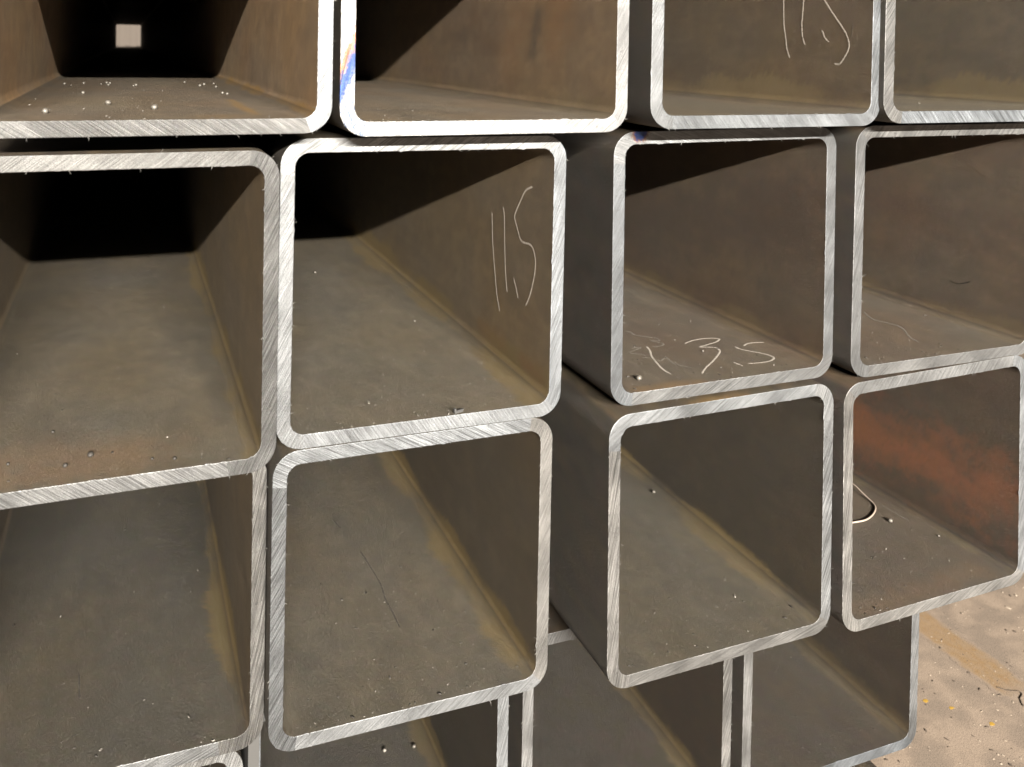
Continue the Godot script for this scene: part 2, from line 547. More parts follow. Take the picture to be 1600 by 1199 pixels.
func build_materials() -> void:
	# mill scale: dark, dull oxide with a weak metallic sheen
	var m := std(Color(1, 1, 1), 0.52, 0.25)
	m.vertex_color_use_as_albedo = true
	m.normal_enabled = true
	m.normal_texture = grain_tex(14, 0.40, 10.0)
	m.normal_scale = 1.0
	m.uv1_scale = Vector3(8.3, 6.1, 1)
	m.rim_enabled = true
	m.rim = 0.022
	m.rim_tint = 0.4
	mat.scale = m
	# bare sawn metal: anisotropic, with the grooves of the saw
	m = std(Color(1, 1, 1), 1.0, 0.6)
	m.vertex_color_use_as_albedo = true
	m.albedo_texture = noise_tex(41, 0.045, 4, grey(0.58), grey(1.0), 1024, 0.0, 0.24, 0.60)
	m.roughness_texture = noise_tex(43, 0.03, 3, grey(0.46), grey(0.62), 512)
	m.normal_enabled = true
	m.normal_texture = noise_tex(41, 0.045, 4, grey(0), grey(1), 1024, 7.0)
	m.normal_scale = 0.4
	m.anisotropy_enabled = true
	m.anisotropy = 0.35
	m.uv1_scale = Vector3(0.26, 38.0, 1)
	m.detail_enabled = true
	m.detail_blend_mode = BaseMaterial3D.BLEND_MODE_MUL
	m.detail_albedo = noise_tex(47, 0.11, 4, grey(0.62), grey(1.0), 1024, 0.0, 0.25, 0.52)
	m.detail_uv_layer = BaseMaterial3D.DETAIL_UV_2
	m.uv2_triplanar = true; m.uv2_world_triplanar = true
	m.uv2_scale = Vector3.ONE * 11.0
	mat.cut = m
	mat.bare = std(Color(0.12, 0.118, 0.115), 0.5, 0.7)
	mat.bright = std(Color(0.17, 0.16, 0.145), 0.45, 0.4)
	mat.bead = std(Color(0.085, 0.079, 0.070), 0.5, 0.3)
	mat.dull = std(Color(0.028, 0.028, 0.028), 0.7, 0.1)
	mat.crumb = std(Color(0.014, 0.012, 0.010), 0.7, 0.0)
	mat.beads = [bead_mesh(1), bead_mesh(2), bead_mesh(3)]
	mat.chalk = std(Color(0.19, 0.172, 0.150), 1.0)
	mat.chalk_wall = std(Color(0.33, 0.30, 0.265), 1.0)
	mat.scuff = std(Color(0.066, 0.058, 0.049), 1.0)
	mat.wire = std(Color(0.19, 0.155, 0.13), 0.6, 0.1)
	mat.wood = std(Color(0.20, 0.14, 0.09), 0.9)
	mat.scratch = std(Color(0.022, 0.019, 0.016), 0.9)
	mat.rust_flake = std(Color(0.45, 0.20, 0.04), 0.9)
	m = std(Color(1.0, 0.93, 0.83), 0.6)
	m.emission_enabled = true
	m.emission = Color(1.0, 0.95, 0.88)
	m.emission_energy_multiplier = 4.0
	mat.glow = m
	m = std(Color(1, 1, 1), 0.92)
	m.albedo_texture = noise_tex(61, 0.006, 6, Color(0.158, 0.123, 0.096).linear_to_srgb(), Color(0.215, 0.167, 0.128).linear_to_srgb(), 1024, 0.0, 0.3, 0.7)
	m.uv1_triplanar = true; m.uv1_world_triplanar = true
	m.uv1_scale = Vector3.ONE * 1.7
	m.detail_enabled = true
	m.detail_blend_mode = BaseMaterial3D.BLEND_MODE_MUL
	m.detail_albedo = noise_tex(63, 0.11, 4, grey(0.58), grey(1.0), 1024, 0.0, 0.22, 0.50)
	m.detail_uv_layer = BaseMaterial3D.DETAIL_UV_2
	m.uv2_triplanar = true; m.uv2_world_triplanar = true
	m.uv2_scale = Vector3.ONE * 4.3
	m.normal_enabled = true
	m.normal_texture = noise_tex(67, 0.12, 4, grey(0), grey(1), 1024, 9.0)
	m.normal_scale = 0.045
	mat.ground = m
	var pm := std(Color(1, 1, 1), 0.9)
	pm.vertex_color_use_as_albedo = true
	pm.albedo_texture = m.detail_albedo
	pm.uv1_triplanar = true; pm.uv1_world_triplanar = true
	pm.uv1_scale = Vector3.ONE * 4.3
	pm.normal_enabled = true
	pm.normal_texture = m.normal_texture
	pm.normal_scale = 0.07
	mat.paint = pm
	mat.stone = std(Color(0.23, 0.19, 0.15), 0.95)
	mat.clod = std(Color(0.05, 0.037, 0.027), 0.95)
	mat.yellow = std(Color(0.27, 0.165, 0.022), 0.7)
	mat.wall = std(Color(0.165, 0.138, 0.117), 0.7)

# ---------------------------------------------------------------- ground and far wall
func build_ground() -> void:
	var pl := PlaneMesh.new(); pl.size = Vector2(120, 120); pl.subdivide_width = 4; pl.subdivide_depth = 4
	var g := obj("ground", pl, mat.ground)
	g.position = Vector3(0, GROUND_Y, 0)
	tag(g, "dusty brown concrete ground beside the stack", "", "", "structure")

	# worn yellow floor line, running beside the stack and ending in a ragged edge
	var st := SurfaceTool.new(); st.begin(Mesh.PRIMITIVE_TRIANGLES)
	var nx := 26; var nz := 420
	var end := -1.275
	var pos := func(i: int, k: int) -> Vector3:
		var z := end - (0.004 * k if k < 150 else 0.6 + 0.02 * (k - 150))
		var u := i / float(nx) - 0.5
		var wob := 0.004 * n_mid.get_noise_2d(z * 40.0, 3.0 + signf(u)) + 0.003 * n_low.get_noise_2d(z * 6.0, 9.0)
		var x := 1.556 + u * 0.084 + wob * absf(u) * 2.0
		if k == 0: z += 0.010 * n_mid.get_noise_2d(x * 70.0, 5.0)
		return Vector3(x, GROUND_Y + 0.0005, z)
	for k in nz:
		for i in nx:
			var q := [pos.call(i, k), pos.call(i + 1, k), pos.call(i, k + 1), pos.call(i + 1, k + 1)]
			var mid: Vector3 = (q[0] + q[3]) / 2.0
			var wear := n_mid.get_noise_2d(mid.x * 60.0, mid.z * 40.0) + 0.5 * n_fine.get_noise_2d(mid.x * 260.0, mid.z * 220.0)
			var edge := absf(i - nx / 2.0) / (nx / 2.0)
			if wear > 1.05 - 0.75 * smoothstep(0.7, 1.0, edge): continue
			for j in [0, 2, 1, 1, 2, 3]:
				var p: Vector3 = q[j]
				var a := 0.5 + 0.5 * n_mid.get_noise_2d(p.x * 50.0, p.z * 30.0) + 0.4 * n_fine.get_noise_2d(p.x * 300.0, p.z * 300.0)
				var e2 := absf(p.x - 1.556) / 0.042
				var fade := smoothstep(1.05, 0.55, e2 + 0.25 * n_mid.get_noise_2d(p.x * 30.0, p.z * 20.0))
				fade *= smoothstep(-0.02, 0.05, end - p.z) * 0.9
				st.set_color(Color(0.186, 0.145, 0.112).lerp(Color(0.190, 0.112, 0.044).lerp(Color(0.195, 0.140, 0.088), clampf(a, 0.0, 1.0)), fade))
				st.set_normal(Vector3.UP)
				st.add_vertex(p)
	var line := obj("floor_line", st.commit(), mat.paint)
	tag(line, "worn yellow painted line on the ground right of the stack", "", "", "structure")

	# grit on the ground
	var r := RandomNumberGenerator.new(); r.seed = 8
	for kind in 2:
		var mm := MultiMesh.new(); mm.transform_format = MultiMesh.TRANSFORM_3D
		mm.mesh = bead_mesh(7 + kind)
		mm.instance_count = 3200 if kind == 0 else 1100
		for i in mm.instance_count:
			var s := r.randf_range(0.0005, 0.0016) * (2.0 if r.randf() < 0.05 else 1.0) * (1.0 if kind == 0 else 1.5)
			var b := Basis.from_euler(Vector3(r.randf() * 0.5, r.randf() * TAU, 0)) * Basis.from_scale(Vector3(s * r.randf_range(1.0, 2.4), s * 0.45, s))
			mm.set_instance_transform(i, Transform3D(b, Vector3(r.randf_range(1.05, 2.6), GROUND_Y + s * 0.2, r.randf_range(-2.6, -0.9))))
		var mi := MultiMeshInstance3D.new(); mi.multimesh = mm
		mi.name = "pale_grit" if kind == 0 else "dark_grit"
		mi.material_override = mat.stone if kind == 0 else mat.clod
		add_child(mi)
		tag(mi, "pale fine grit strewn over the ground" if kind == 0 else "dark crumbs of dirt strewn over the ground", "grit", "", "stuff")
	# yellow paint flakes lying on the ground
	var fl := [[1.3725, -1.3194, 0.0075, "yellow paint flake closest to the lowest tube's edge"], [1.4041, -1.289, 0.006, "yellow paint flake between two others on the ground"], [1.4399, -1.2319, 0.008, "brightest yellow paint flake, farthest from the steel tubes"]]
	for f in fl:
		st = SurfaceTool.new(); st.begin(Mesh.PRIMITIVE_TRIANGLES)
		st.set_smooth_group(-1)
		for k in 9:
			var ra: float = 1.35 * f[2] * (0.55 + 0.3 * n_low.get_noise_2d(k * 3.0, f[0] * 90.0)); var rb: float = 1.35 * f[2] * (0.55 + 0.3 * n_low.get_noise_2d(((k + 1) % 9) * 3.0, f[0] * 90.0))
			var pa := Vector3(cos(TAU * k / 9) * ra, 0.0002, sin(TAU * k / 9) * ra * 0.8); var pb := Vector3(cos(TAU * (k + 1) / 9) * rb, 0.0002, sin(TAU * (k + 1) / 9) * rb * 0.8)
			for p in [Vector3(0, 0.0004, 0), pa, pb, pa, pa - Vector3(0, 0.0006, 0), pb, pb, pa - Vector3(0, 0.0006, 0), pb - Vector3(0, 0.0006, 0)]: st.add_vertex(p)
		st.generate_normals()
		var o := obj("paint_flake", st.commit(), mat.yellow)
		o.position = Vector3(f[0], GROUND_Y, f[1])
		tag(o, f[3], "paint flake", "yellow paint flakes on the ground")
	# hairline crack at the end of the line, drawn as a raised dark thread
	var pts := smooth([Vector2(1.53, -1.300), Vector2(1.543, -1.2855), Vector2(1.5586, -1.2776), Vector2(1.5581, -1.2691), Vector2(1.5434, -1.2615), Vector2(1.533, -1.246)], 0.002)
	var path := PackedVector3Array()
	for p in pts: path.append(Vector3(p.x + 0.0012 * n_mid.get_noise_2d(p.y * 200.0, 1.0), GROUND_Y + 0.0012, p.y))
	var ck := obj("hairline_crack", sweep(path, 0.0009, 6), mat.clod)
	tag(ck, "thin dark curled hairline crack at the end of the yellow line", "dirt")

	# the workshop wall that shows as a bright square through the top left tube
	st = SurfaceTool.new(); st.begin(Mesh.PRIMITIVE_TRIANGLES)
	box(st, Vector3(-4, GROUND_Y, -12.25), Vector3(4, 3.2, -12.15))
	for i in 66:
		var x := -3.95 + i * 0.12
		box(st, Vector3(x, GROUND_Y, -12.149), Vector3(x + 0.045, 3.2, -12.10))
	var w := obj("corrugated_wall", st.commit(), mat.wall)
	tag(w, "pale corrugated wall seen through the top left tube", "wall", "", "structure")

# ---------------------------------------------------------------- the stack
const GREY := Color(0.0572, 0.0477, 0.0355)
const OLIVE := Color(0.0540, 0.0454, 0.0316)
const BROWN := Color(0.0565, 0.0404, 0.0265)
const DARK := Color(0.034, 0.030, 0.025)
const RED := Color(0.0531, 0.0340, 0.0206)
const SEAM := Color(0.0843, 0.0595, 0.0226)
const METAL := Color(0.140, 0.145, 0.151)

func look(c0: Color, c1: Color, seam: float, extra := {}) -> Dictionary:
	var o := {"c0": c0, "c1": c1, "seam": seam, "seam_c": SEAM, "seam_wall": 0.020, "seam_floor": 0.018, "patches": [], "heat": [], "near": true, "floor_k": 1.1, "wall_k": 1.1, "deep": 0.8, "tilt": Vector2(-0.01, -0.02), "cuts": marks(50, 60, 45, 70)}
	o.merge(extra, true)
	return o

# saw marks: one angle for each side; joins where two cuts met
func marks(bottom: float, right: float, top: float, left: float, joins := [0.0, 0.235, 0.485, 0.757], shade := [1.0, 1.0, 1.0, 1.0]) -> Array:
	var a := []
	var ang := [bottom, right, top, left]
	for k in 4:
		var s: float = shade[k]
		var cool := rng.randf_range(-0.05, 0.07)
		a.append([joins[k], ang[k], Color(METAL.r * s * (1.0 - cool), METAL.g * s, METAL.b * s * (1.0 + cool * 1.2)), rng.randf_range(-0.03, 0.03), rng.randf_range(-0.03, 0.03), [0.7, 1.0, 1.4, 1.9][rng.randi() % 4]])
	return a

func patch(side: int, path: Array, r: float, c: Color, k: float, inner := true) -> Dictionary:
	return {"side": side, "path": path, "r": r, "c": Color(c.r * 0.62, c.g * 0.62, c.b * 0.62), "k": k, "inner": inner}

func build_tubes() -> void:
	var orange := Color(0.20, 0.088, 0.030)
	var ochre := Color(0.235, 0.135, 0.030)
	var T := {}
	# top row
	T.A1 = steel(Vector3(0.0147, 0.0551, -0.720), 0.0, look(GREY, BROWN, 0.7, {"floor_k": 1.50, "wall_k": 3.60, "tilt": Vector2(-0.02, -0.05), "seam_c": Color(0.145, 0.084, 0.02), "seam_wall": 0.010, "seam_floor": 0.008, "cuts": marks(-35, 60, 40, 60, [0.0, 0.225, 0.485, 0.757], [0.52, 1.1, 1.0, 0.8]), "patches": [
		patch(0, [Vector2(0.074, 0.25), Vector2(0.073, 0.15), Vector2(0.074, 0.088), Vector2(0.074, 0.04)], 0.006, ochre, 0.9),
		patch(0, [Vector2(0.035, 0.03), Vector2(0.065, 0.035)], 0.012, ochre, 0.35),
		patch(3, [Vector2(-0.02, 0.5), Vector2(-0.06, 0.7)], 0.05, orange, 0.25)]}), "square steel tube in the top row with light at its far end and beads inside", 1)
	T.A2 = steel(Vector3(0.2706, 0.0517, -0.7234), 0.0, look(GREY, BROWN, 0.25, {"floor_k": 1.45, "wall_k": 2.30, "cuts": marks(40, 62, 45, 78, [0.0, 0.235, 0.485, 0.757], [1.35, 1.0, 1.3, 1.5]), "patches": [
		patch(0, [Vector2(-0.075, 0.126), Vector2(-0.02, 0.138)], 0.010, Color(0.055, 0.045, 0.036), 0.6),
		patch(0, [Vector2(-0.01, 0.085), Vector2(0.05, 0.095)], 0.008, Color(0.06, 0.05, 0.04), 0.5),
		patch(0, [Vector2(0.02, 0.19), Vector2(0.09, 0.21)], 0.014, Color(0.16, 0.115, 0.07), 0.5),
		patch(1, [Vector2(0.0, 0.20), Vector2(-0.05, 0.25)], 0.05, Color(0.26, 0.14, 0.06), 0.6),
		patch(1, [Vector2(0.02, 0.10), Vector2(-0.04, 0.13)], 0.04, Color(0.28, 0.15, 0.06), 0.65),
		patch(1, [Vector2(-0.018, 0.36), Vector2(-0.05, 0.30)], 0.03, Color(0.16, 0.09, 0.04), 0.5),
		patch(1, [Vector2(-0.02, 0.17), Vector2(-0.055, 0.18)], 0.018, Color(0.045, 0.04, 0.035), 0.6)],
		"tilt": Vector2(-0.05, 0.03), "heat": [{"at": Vector2(-0.1102, -0.030), "n": Vector2(0.922, -0.388), "streak": Vector2(0.35, -0.94), "w": 0.0076}]}),
		"square steel tube in the top row with blue and orange heat marks on its edge", 2)
	T.A3 = steel(Vector3(0.5315, 0.0554, -0.7051), 0.0, look(OLIVE, BROWN, 0.6, {"floor_k": 1.20, "wall_k": 1.35, "seam_wall": 0.030, "seam_floor": 0.004, "cuts": marks(-50, 75, 40, 65), "seam_c": Color(0.10, 0.071, 0.03)}), "square steel tube in the top row with chalk figures and an empty floor", 3)
	T.A4 = steel(Vector3(0.7785, 0.0578, -0.700), 0.0, look(OLIVE, GREY, 0.55, {"floor_k": 1.20, "wall_k": 1.00, "seam_wall": 0.030, "seam_floor": 0.004, "cuts": marks(-48, 75, 40, 55)}), "square steel tube at the right end of the top row", 4)
	# second row
	T.B1 = steel(Vector3(-0.0198, -0.2100, -0.7466), 0.0, look(GREY, OLIVE, 1.0, {"floor_k": 1.12, "wall_k": 1.75, "tilt": Vector2(0.04, -0.06), "seam_wall": 0.024, "cuts": marks(-38, 65, 38, 60, [0.0, 0.205, 0.5, 0.757], [0.85, 0.5, 0.72, 0.8]), "patches": [
		patch(0, [Vector2(-0.075, 0.05), Vector2(-0.035, 0.055), Vector2(0.02, 0.045)], 0.05, Color(0.19, 0.115, 0.058), 0.5),
		patch(0, [Vector2(-0.06, 0.02), Vector2(0.0, 0.02)], 0.03, Color(0.19, 0.115, 0.06), 0.45)]}), "square steel tube in the second row with orange rust on its floor", 5)
	T.B2 = steel(Vector3(0.2319, -0.2035, -0.7629), -0.0058, look(GREY, OLIVE, 1.0, {"floor_k": 1.12, "wall_k": 1.80, "tilt": Vector2(-0.04, 0.0), "seam_wall": 0.028, "seam_floor": 0.026, "cuts": marks(-55, 70, 35, 62, [0.0, 0.235, 0.485, 0.757], [0.92, 1.15, 1.2, 0.8]), "patches": [
		patch(1, [Vector2(-0.098, 0.02), Vector2(-0.096, 0.06)], 0.014, orange, 0.5),
		patch(1, [Vector2(-0.095, 0.11), Vector2(-0.092, 0.18)], 0.013, Color(0.21, 0.115, 0.035), 0.6)]}), "square steel tube in the second row with tall chalk figures on its wall", 6)
	T.B3 = steel(Vector3(0.5252, -0.2004, -0.7548), 0.0072, look(GREY, RED, 0.35, {"floor_k": 1.00, "wall_k": 1.05, "seam_floor": 0.012, "cuts": marks(30, 68, -20, 62, [0.0, 0.25, 0.5, 0.757], [0.95, 1.0, 0.98, 1.0]), "patches": [
		patch(0, [Vector2(-0.09, 0.0), Vector2(-0.03, 0.0)], 0.016, Color(0.20, 0.115, 0.04), 0.7),
		patch(1, [Vector2(0.02, 0.05), Vector2(-0.03, 0.4)], 0.07, RED, 0.6)],
		"heat": [{"at": Vector2(-0.098, 0.1235), "dir": Vector2(0.86, -0.5), "l": 0.0085, "w": 0.0105}]}), "square steel tube in the second row with chalk figures on its floor", 7)
	T.B4 = steel(Vector3(0.7820, -0.1977, -0.7378), 0.0, look(GREY, RED, 0.3, {"floor_k": 1.00, "wall_k": 1.00, "cuts": marks(35, 65, 50, 75, [0.0, 0.25, 0.5, 0.735])}), "square steel tube at the right end of the second row with pale floor scuff", 8)
	# third row
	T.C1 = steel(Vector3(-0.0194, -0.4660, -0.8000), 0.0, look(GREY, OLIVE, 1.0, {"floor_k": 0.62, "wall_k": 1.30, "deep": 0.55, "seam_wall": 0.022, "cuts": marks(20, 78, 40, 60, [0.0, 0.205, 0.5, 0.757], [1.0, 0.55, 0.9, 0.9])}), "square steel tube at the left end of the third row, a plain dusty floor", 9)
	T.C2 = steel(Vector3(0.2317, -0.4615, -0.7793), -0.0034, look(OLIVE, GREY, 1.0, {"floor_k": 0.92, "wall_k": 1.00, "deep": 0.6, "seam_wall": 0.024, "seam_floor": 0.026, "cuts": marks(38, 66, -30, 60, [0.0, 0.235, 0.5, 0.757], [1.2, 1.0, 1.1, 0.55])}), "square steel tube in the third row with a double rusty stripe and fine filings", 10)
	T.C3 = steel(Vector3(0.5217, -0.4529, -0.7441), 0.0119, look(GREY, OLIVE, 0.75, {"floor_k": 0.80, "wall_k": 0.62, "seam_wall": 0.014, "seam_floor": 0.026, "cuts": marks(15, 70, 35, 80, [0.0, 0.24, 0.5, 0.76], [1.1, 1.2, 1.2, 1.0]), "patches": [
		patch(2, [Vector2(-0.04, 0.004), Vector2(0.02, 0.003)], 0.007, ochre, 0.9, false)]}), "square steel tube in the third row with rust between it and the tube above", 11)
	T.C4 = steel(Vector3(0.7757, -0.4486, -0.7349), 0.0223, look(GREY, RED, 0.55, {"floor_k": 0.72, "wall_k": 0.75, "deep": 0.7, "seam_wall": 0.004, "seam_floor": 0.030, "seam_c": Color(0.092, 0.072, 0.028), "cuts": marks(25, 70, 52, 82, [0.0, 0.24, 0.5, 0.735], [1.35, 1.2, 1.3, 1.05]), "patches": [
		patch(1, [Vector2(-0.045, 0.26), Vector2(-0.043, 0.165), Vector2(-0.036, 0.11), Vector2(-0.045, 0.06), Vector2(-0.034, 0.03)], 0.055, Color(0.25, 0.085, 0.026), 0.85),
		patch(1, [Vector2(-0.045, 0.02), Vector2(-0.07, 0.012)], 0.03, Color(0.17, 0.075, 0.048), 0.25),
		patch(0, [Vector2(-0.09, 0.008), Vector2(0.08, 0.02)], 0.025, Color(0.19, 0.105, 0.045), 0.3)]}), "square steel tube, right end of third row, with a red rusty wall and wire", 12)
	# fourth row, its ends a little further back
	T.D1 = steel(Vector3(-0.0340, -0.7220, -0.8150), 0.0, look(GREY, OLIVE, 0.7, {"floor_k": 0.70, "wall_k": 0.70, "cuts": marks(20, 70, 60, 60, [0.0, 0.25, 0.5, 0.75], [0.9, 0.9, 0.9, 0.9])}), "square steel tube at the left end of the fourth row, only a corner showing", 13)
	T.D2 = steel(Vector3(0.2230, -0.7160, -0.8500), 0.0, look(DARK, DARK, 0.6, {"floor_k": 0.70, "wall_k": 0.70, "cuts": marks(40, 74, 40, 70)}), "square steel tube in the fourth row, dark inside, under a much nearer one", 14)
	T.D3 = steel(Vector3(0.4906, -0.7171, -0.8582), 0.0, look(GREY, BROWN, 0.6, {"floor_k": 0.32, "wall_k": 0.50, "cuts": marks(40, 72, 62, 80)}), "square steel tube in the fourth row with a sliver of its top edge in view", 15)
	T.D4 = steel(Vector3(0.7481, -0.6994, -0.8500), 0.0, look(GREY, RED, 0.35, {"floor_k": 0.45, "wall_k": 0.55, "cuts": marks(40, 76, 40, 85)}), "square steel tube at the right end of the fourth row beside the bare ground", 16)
	# bottom row: one end shows
	for k in 4:
		var oe := look(GREY, BROWN, 0.4)
		if k < 3: oe.near = false
		T["E%d" % (k + 1)] = steel(Vector3([-0.045, 0.210, 0.461, 0.713][k], -0.972, -0.85), 0.0, oe, ["square steel tube at the bottom of the stack, left end of the row", "square steel tube at the bottom of the stack, second from the left", "square steel tube at the bottom of the stack, second from the right", "square steel tube at the bottom right of the stack, one corner showing"][k], 17 + k)
	for k in 3:
		var st := SurfaceTool.new(); st.begin(Mesh.PRIMITIVE_TRIANGLES)
		var zz: float = [-1.5, -4.6, -7.8][k]
		box(st, Vector3(-0.4, GROUND_Y + 0.002, zz - 0.06), Vector3(1.0, -1.0995 + (zz + 0.85) * 0.0045, zz + 0.06))
		var o := obj("timber_bearer", st.commit(), mat.wood)
		tag(o, ["wooden bearer under the sawn ends of the stack", "wooden bearer under the middle of the stack", "wooden bearer under the far ends of the stack"][k], "timber bearer", "timber bearers under the stack")

	# thin packing strip standing in the gap beside the lower left tubes
	var ps := SurfaceTool.new(); ps.begin(Mesh.PRIMITIVE_TRIANGLES)
	box(ps, Vector3(0.0945, -0.82, -1.6), Vector3(0.1035, -0.585, -0.812))
	tag(obj("packing_strip", ps.commit(), mat.dull), "narrow grey steel strip packed in the gap below the lower left tubes", "steel strip")

	build_small(T)

func chalk(t: Node3D, called: String, label: String, side: int, strokes: Array, width: float, thin: float, m: Material) -> void:
	# floors: (x, z) in the section; walls: (height, z) given from the middle of the tube
	var out := []
	for s in strokes:
		var a := []
		for q in s:
			a.append(q if side == 0 else Vector2(q.y, q.x + HALF))
		out.append(a)
	var o := obj(called, chalk_mesh(out, side, width, thin), m, t)
	if label: o.set_meta("label", label)

func pairs(a: Array) -> Array:
	var o := []
	for i in range(0, a.size(), 2): o.append(Vector2(a[i], a[i + 1]))
	return o

func build_small(T: Dictionary) -> void:
	chalk(T.B2, "chalk_writing", "white chalk figures 11.5 on the wall", 1, [
		pairs([0.031, -0.151, 0.001, -0.147, -0.028, -0.139, -0.051, -0.131, -0.064, -0.123]),
		pairs([0.042, -0.121, 0.035, -0.117, 0.007, -0.114, -0.016, -0.111, -0.033, -0.107, -0.040, -0.104]),
		pairs([-0.022, -0.089, -0.029, -0.083, -0.039, -0.076]),
		pairs([0.072, -0.047, 0.071, -0.053, 0.066, -0.065, 0.056, -0.075, 0.046, -0.084, 0.038, -0.090, 0.034, -0.088, 0.028, -0.083, 0.020, -0.076, 0.017, -0.070, 0.017, -0.062, 0.018, -0.054, 0.017, -0.046, 0.012, -0.040, 0.005, -0.037, -0.006, -0.038, -0.017, -0.042, -0.029, -0.048, -0.041, -0.057])], 0.0018, -0.36, mat.chalk_wall)
	chalk(T.A3, "chalk_writing", "white chalk figures 11.5 on the wall, their tops cut off", 1, [
		pairs([0.060, -0.131, 0.020, -0.133, -0.010, -0.132, -0.027, -0.131, -0.040, -0.128, -0.053, -0.125, -0.063, -0.120]),
		pairs([0.055, -0.097, 0.015, -0.099, -0.005, -0.100, -0.015, -0.101, -0.028, -0.102, -0.038, -0.101, -0.044, -0.099, -0.049, -0.096]),
		pairs([-0.034, -0.071, -0.037, -0.069, -0.042, -0.066, -0.046, -0.060]),
		pairs([0.062, -0.030, 0.050, -0.060, 0.030, -0.080, 0.012, -0.080, -0.005, -0.067, -0.018, -0.055, -0.029, -0.044, -0.038, -0.036, -0.046, -0.032, -0.053, -0.032, -0.059, -0.036, -0.065, -0.041, -0.068, -0.046, -0.067, -0.052])], 0.0019, -0.40, mat.chalk_wall)
	chalk(T.A3, "chalk_smear", "", 1, [pairs([-0.009, -0.027, -0.013, -0.029]), pairs([-0.026, -0.027, -0.033, -0.027, -0.043, -0.029])], 0.0010, -0.1, mat.scuff)
	chalk(T.B3, "chalk_writing", "white chalk figures on the floor, a stroke then 3.5", 0, [
		pairs([-0.022, -0.114, -0.026, -0.100, -0.034, -0.082, -0.039, -0.064, -0.043, -0.046, -0.043, -0.031]),
		pairs([0.021, -0.108, 0.034, -0.114, 0.049, -0.116, 0.060, -0.114, 0.065, -0.109, 0.057, -0.102, 0.043, -0.097, 0.030, -0.093, 0.039, -0.089, 0.045, -0.084, 0.042, -0.074, 0.033, -0.064, 0.015, -0.048, 0.000, -0.036, -0.014, -0.022]),
		pairs([0.076, -0.080, 0.085, -0.085, 0.094, -0.085, 0.103, -0.083, 0.108, -0.080, 0.104, -0.073]),
		pairs([0.066, -0.081, 0.066, -0.074, 0.071, -0.064, 0.078, -0.055, 0.082, -0.046, 0.082, -0.037, 0.074, -0.031, 0.065, -0.029, 0.053, -0.030, 0.046, -0.031]),
		pairs([0.035, -0.040, 0.037, -0.027])], 0.0020, -0.42, mat.chalk)
	chalk(T.B3, "chalk_smear", "faint smudged chalk scribble", 0, [
		pairs([-0.019, -0.169, -0.013, -0.164, -0.014, -0.154, -0.006, -0.143, 0.002, -0.136, 0.001, -0.126, -0.008, -0.129, -0.001, -0.115, -0.009, -0.110, -0.017, -0.112]),
		pairs([-0.040, -0.114, -0.029, -0.113, -0.049, -0.102, -0.041, -0.094, -0.038, -0.086]),
		pairs([-0.045, -0.084, -0.037, -0.081, -0.033, -0.069, -0.022, -0.075, -0.024, -0.056, -0.018, -0.047, -0.014, -0.039])], 0.0019, 0.06, mat.scuff)
	chalk(T.B4, "scuff_mark", "", 0, [pairs([0.035, -0.158, 0.022, -0.128, 0.029, -0.107, 0.028, -0.089, 0.010, -0.060, 0.005, -0.041])], 0.0020, -0.15, mat.scuff)
	chalk(T.C4, "scuff_mark", "", 0, [pairs([0.087, -0.173, 0.089, -0.163, 0.088, -0.158, 0.090, -0.152, 0.088, -0.145, 0.089, -0.142, 0.090, -0.132])], 0.0014, -0.05, mat.scuff)

	chalk(T.C2, "scratch_mark", "long dark scratch", 0, [pairs([0.013, -0.266, 0.016, -0.230, 0.018, -0.194, 0.016, -0.166, 0.017, -0.142, 0.017, -0.114])], 0.0013, 0.0, mat.scratch)
	chalk(T.C2, "scratch_mark", "", 0, [pairs([-0.002, -0.350, 0.001, -0.335, 0.003, -0.326])], 0.0013, 0.0, mat.scratch)
	chalk(T.C1, "scratch_mark", "", 0, [pairs([-0.022, -0.135, -0.021, -0.120, -0.020, -0.097])], 0.0012, -0.1, mat.scratch)
	chalk(T.C1, "scratch_mark", "", 0, [pairs([-0.024, -0.048, -0.021, -0.050, -0.018, -0.050])], 0.0012, -0.1, mat.scratch)
	chalk(T.B4, "scratch_mark", "", 1, [pairs([-0.069, -0.105, -0.070, -0.091, -0.063, -0.073])], 0.0010, -0.1, mat.scratch)

	# beads of weld spatter in the top left tube
	var b := pairs([-0.092, -0.591, -0.071, -0.616, -0.083, -0.565, -0.044, -0.628, -0.040, -0.620, -0.041, -0.563, -0.050, -0.599, -0.012, -0.548, -0.009, -0.557, 0.054, -0.658, 0.066, -0.540, 0.074, -0.581, 0.088, -0.606, 0.083, -0.511, 0.077, -0.357, 0.080, -0.338, -0.062, -0.363, -0.035, -0.181, 0.001, -0.110, -0.077, -0.076])
	var rr := [21, 19, 10, 21, 18, 18, 12, 14, 21, 19, 24, 23, 20, 20, 20, 20, 22, 27, 30, 27]
	var where := ["farthest left bead at the edge of the dark in the top left tube", "second bead from the left at the edge of the dark, top left tube", "tiny pale bead near the left rear of the top left tube's floor", "left bead of a close trio at the edge of the dark", "right bead of a close trio at the edge of the dark", "front bead of a close trio near the edge of the dark", "small bead just left of a close trio on the floor", "smaller left bead of the pair in the middle of the floor", "larger right bead of the pair in the middle of the floor", "lone bead at the very edge of the dark, right of the middle", "left bead of the cluster at the right rear of the floor", "upper bead of the cluster at the right rear of the floor", "brownish bead hardest against the right corner at the rear", "lowest bead of the cluster at the right rear of the floor", "left bead of the pair beside the yellow rust streak", "right bead of the pair beside the yellow rust streak", "lone round bead on the left half of the floor, midway back", "large rough bead left of the middle, near the sawn edge", "largest bead, right of the middle, near the sawn edge", "large bead at the left, closest to the sawn edge"]
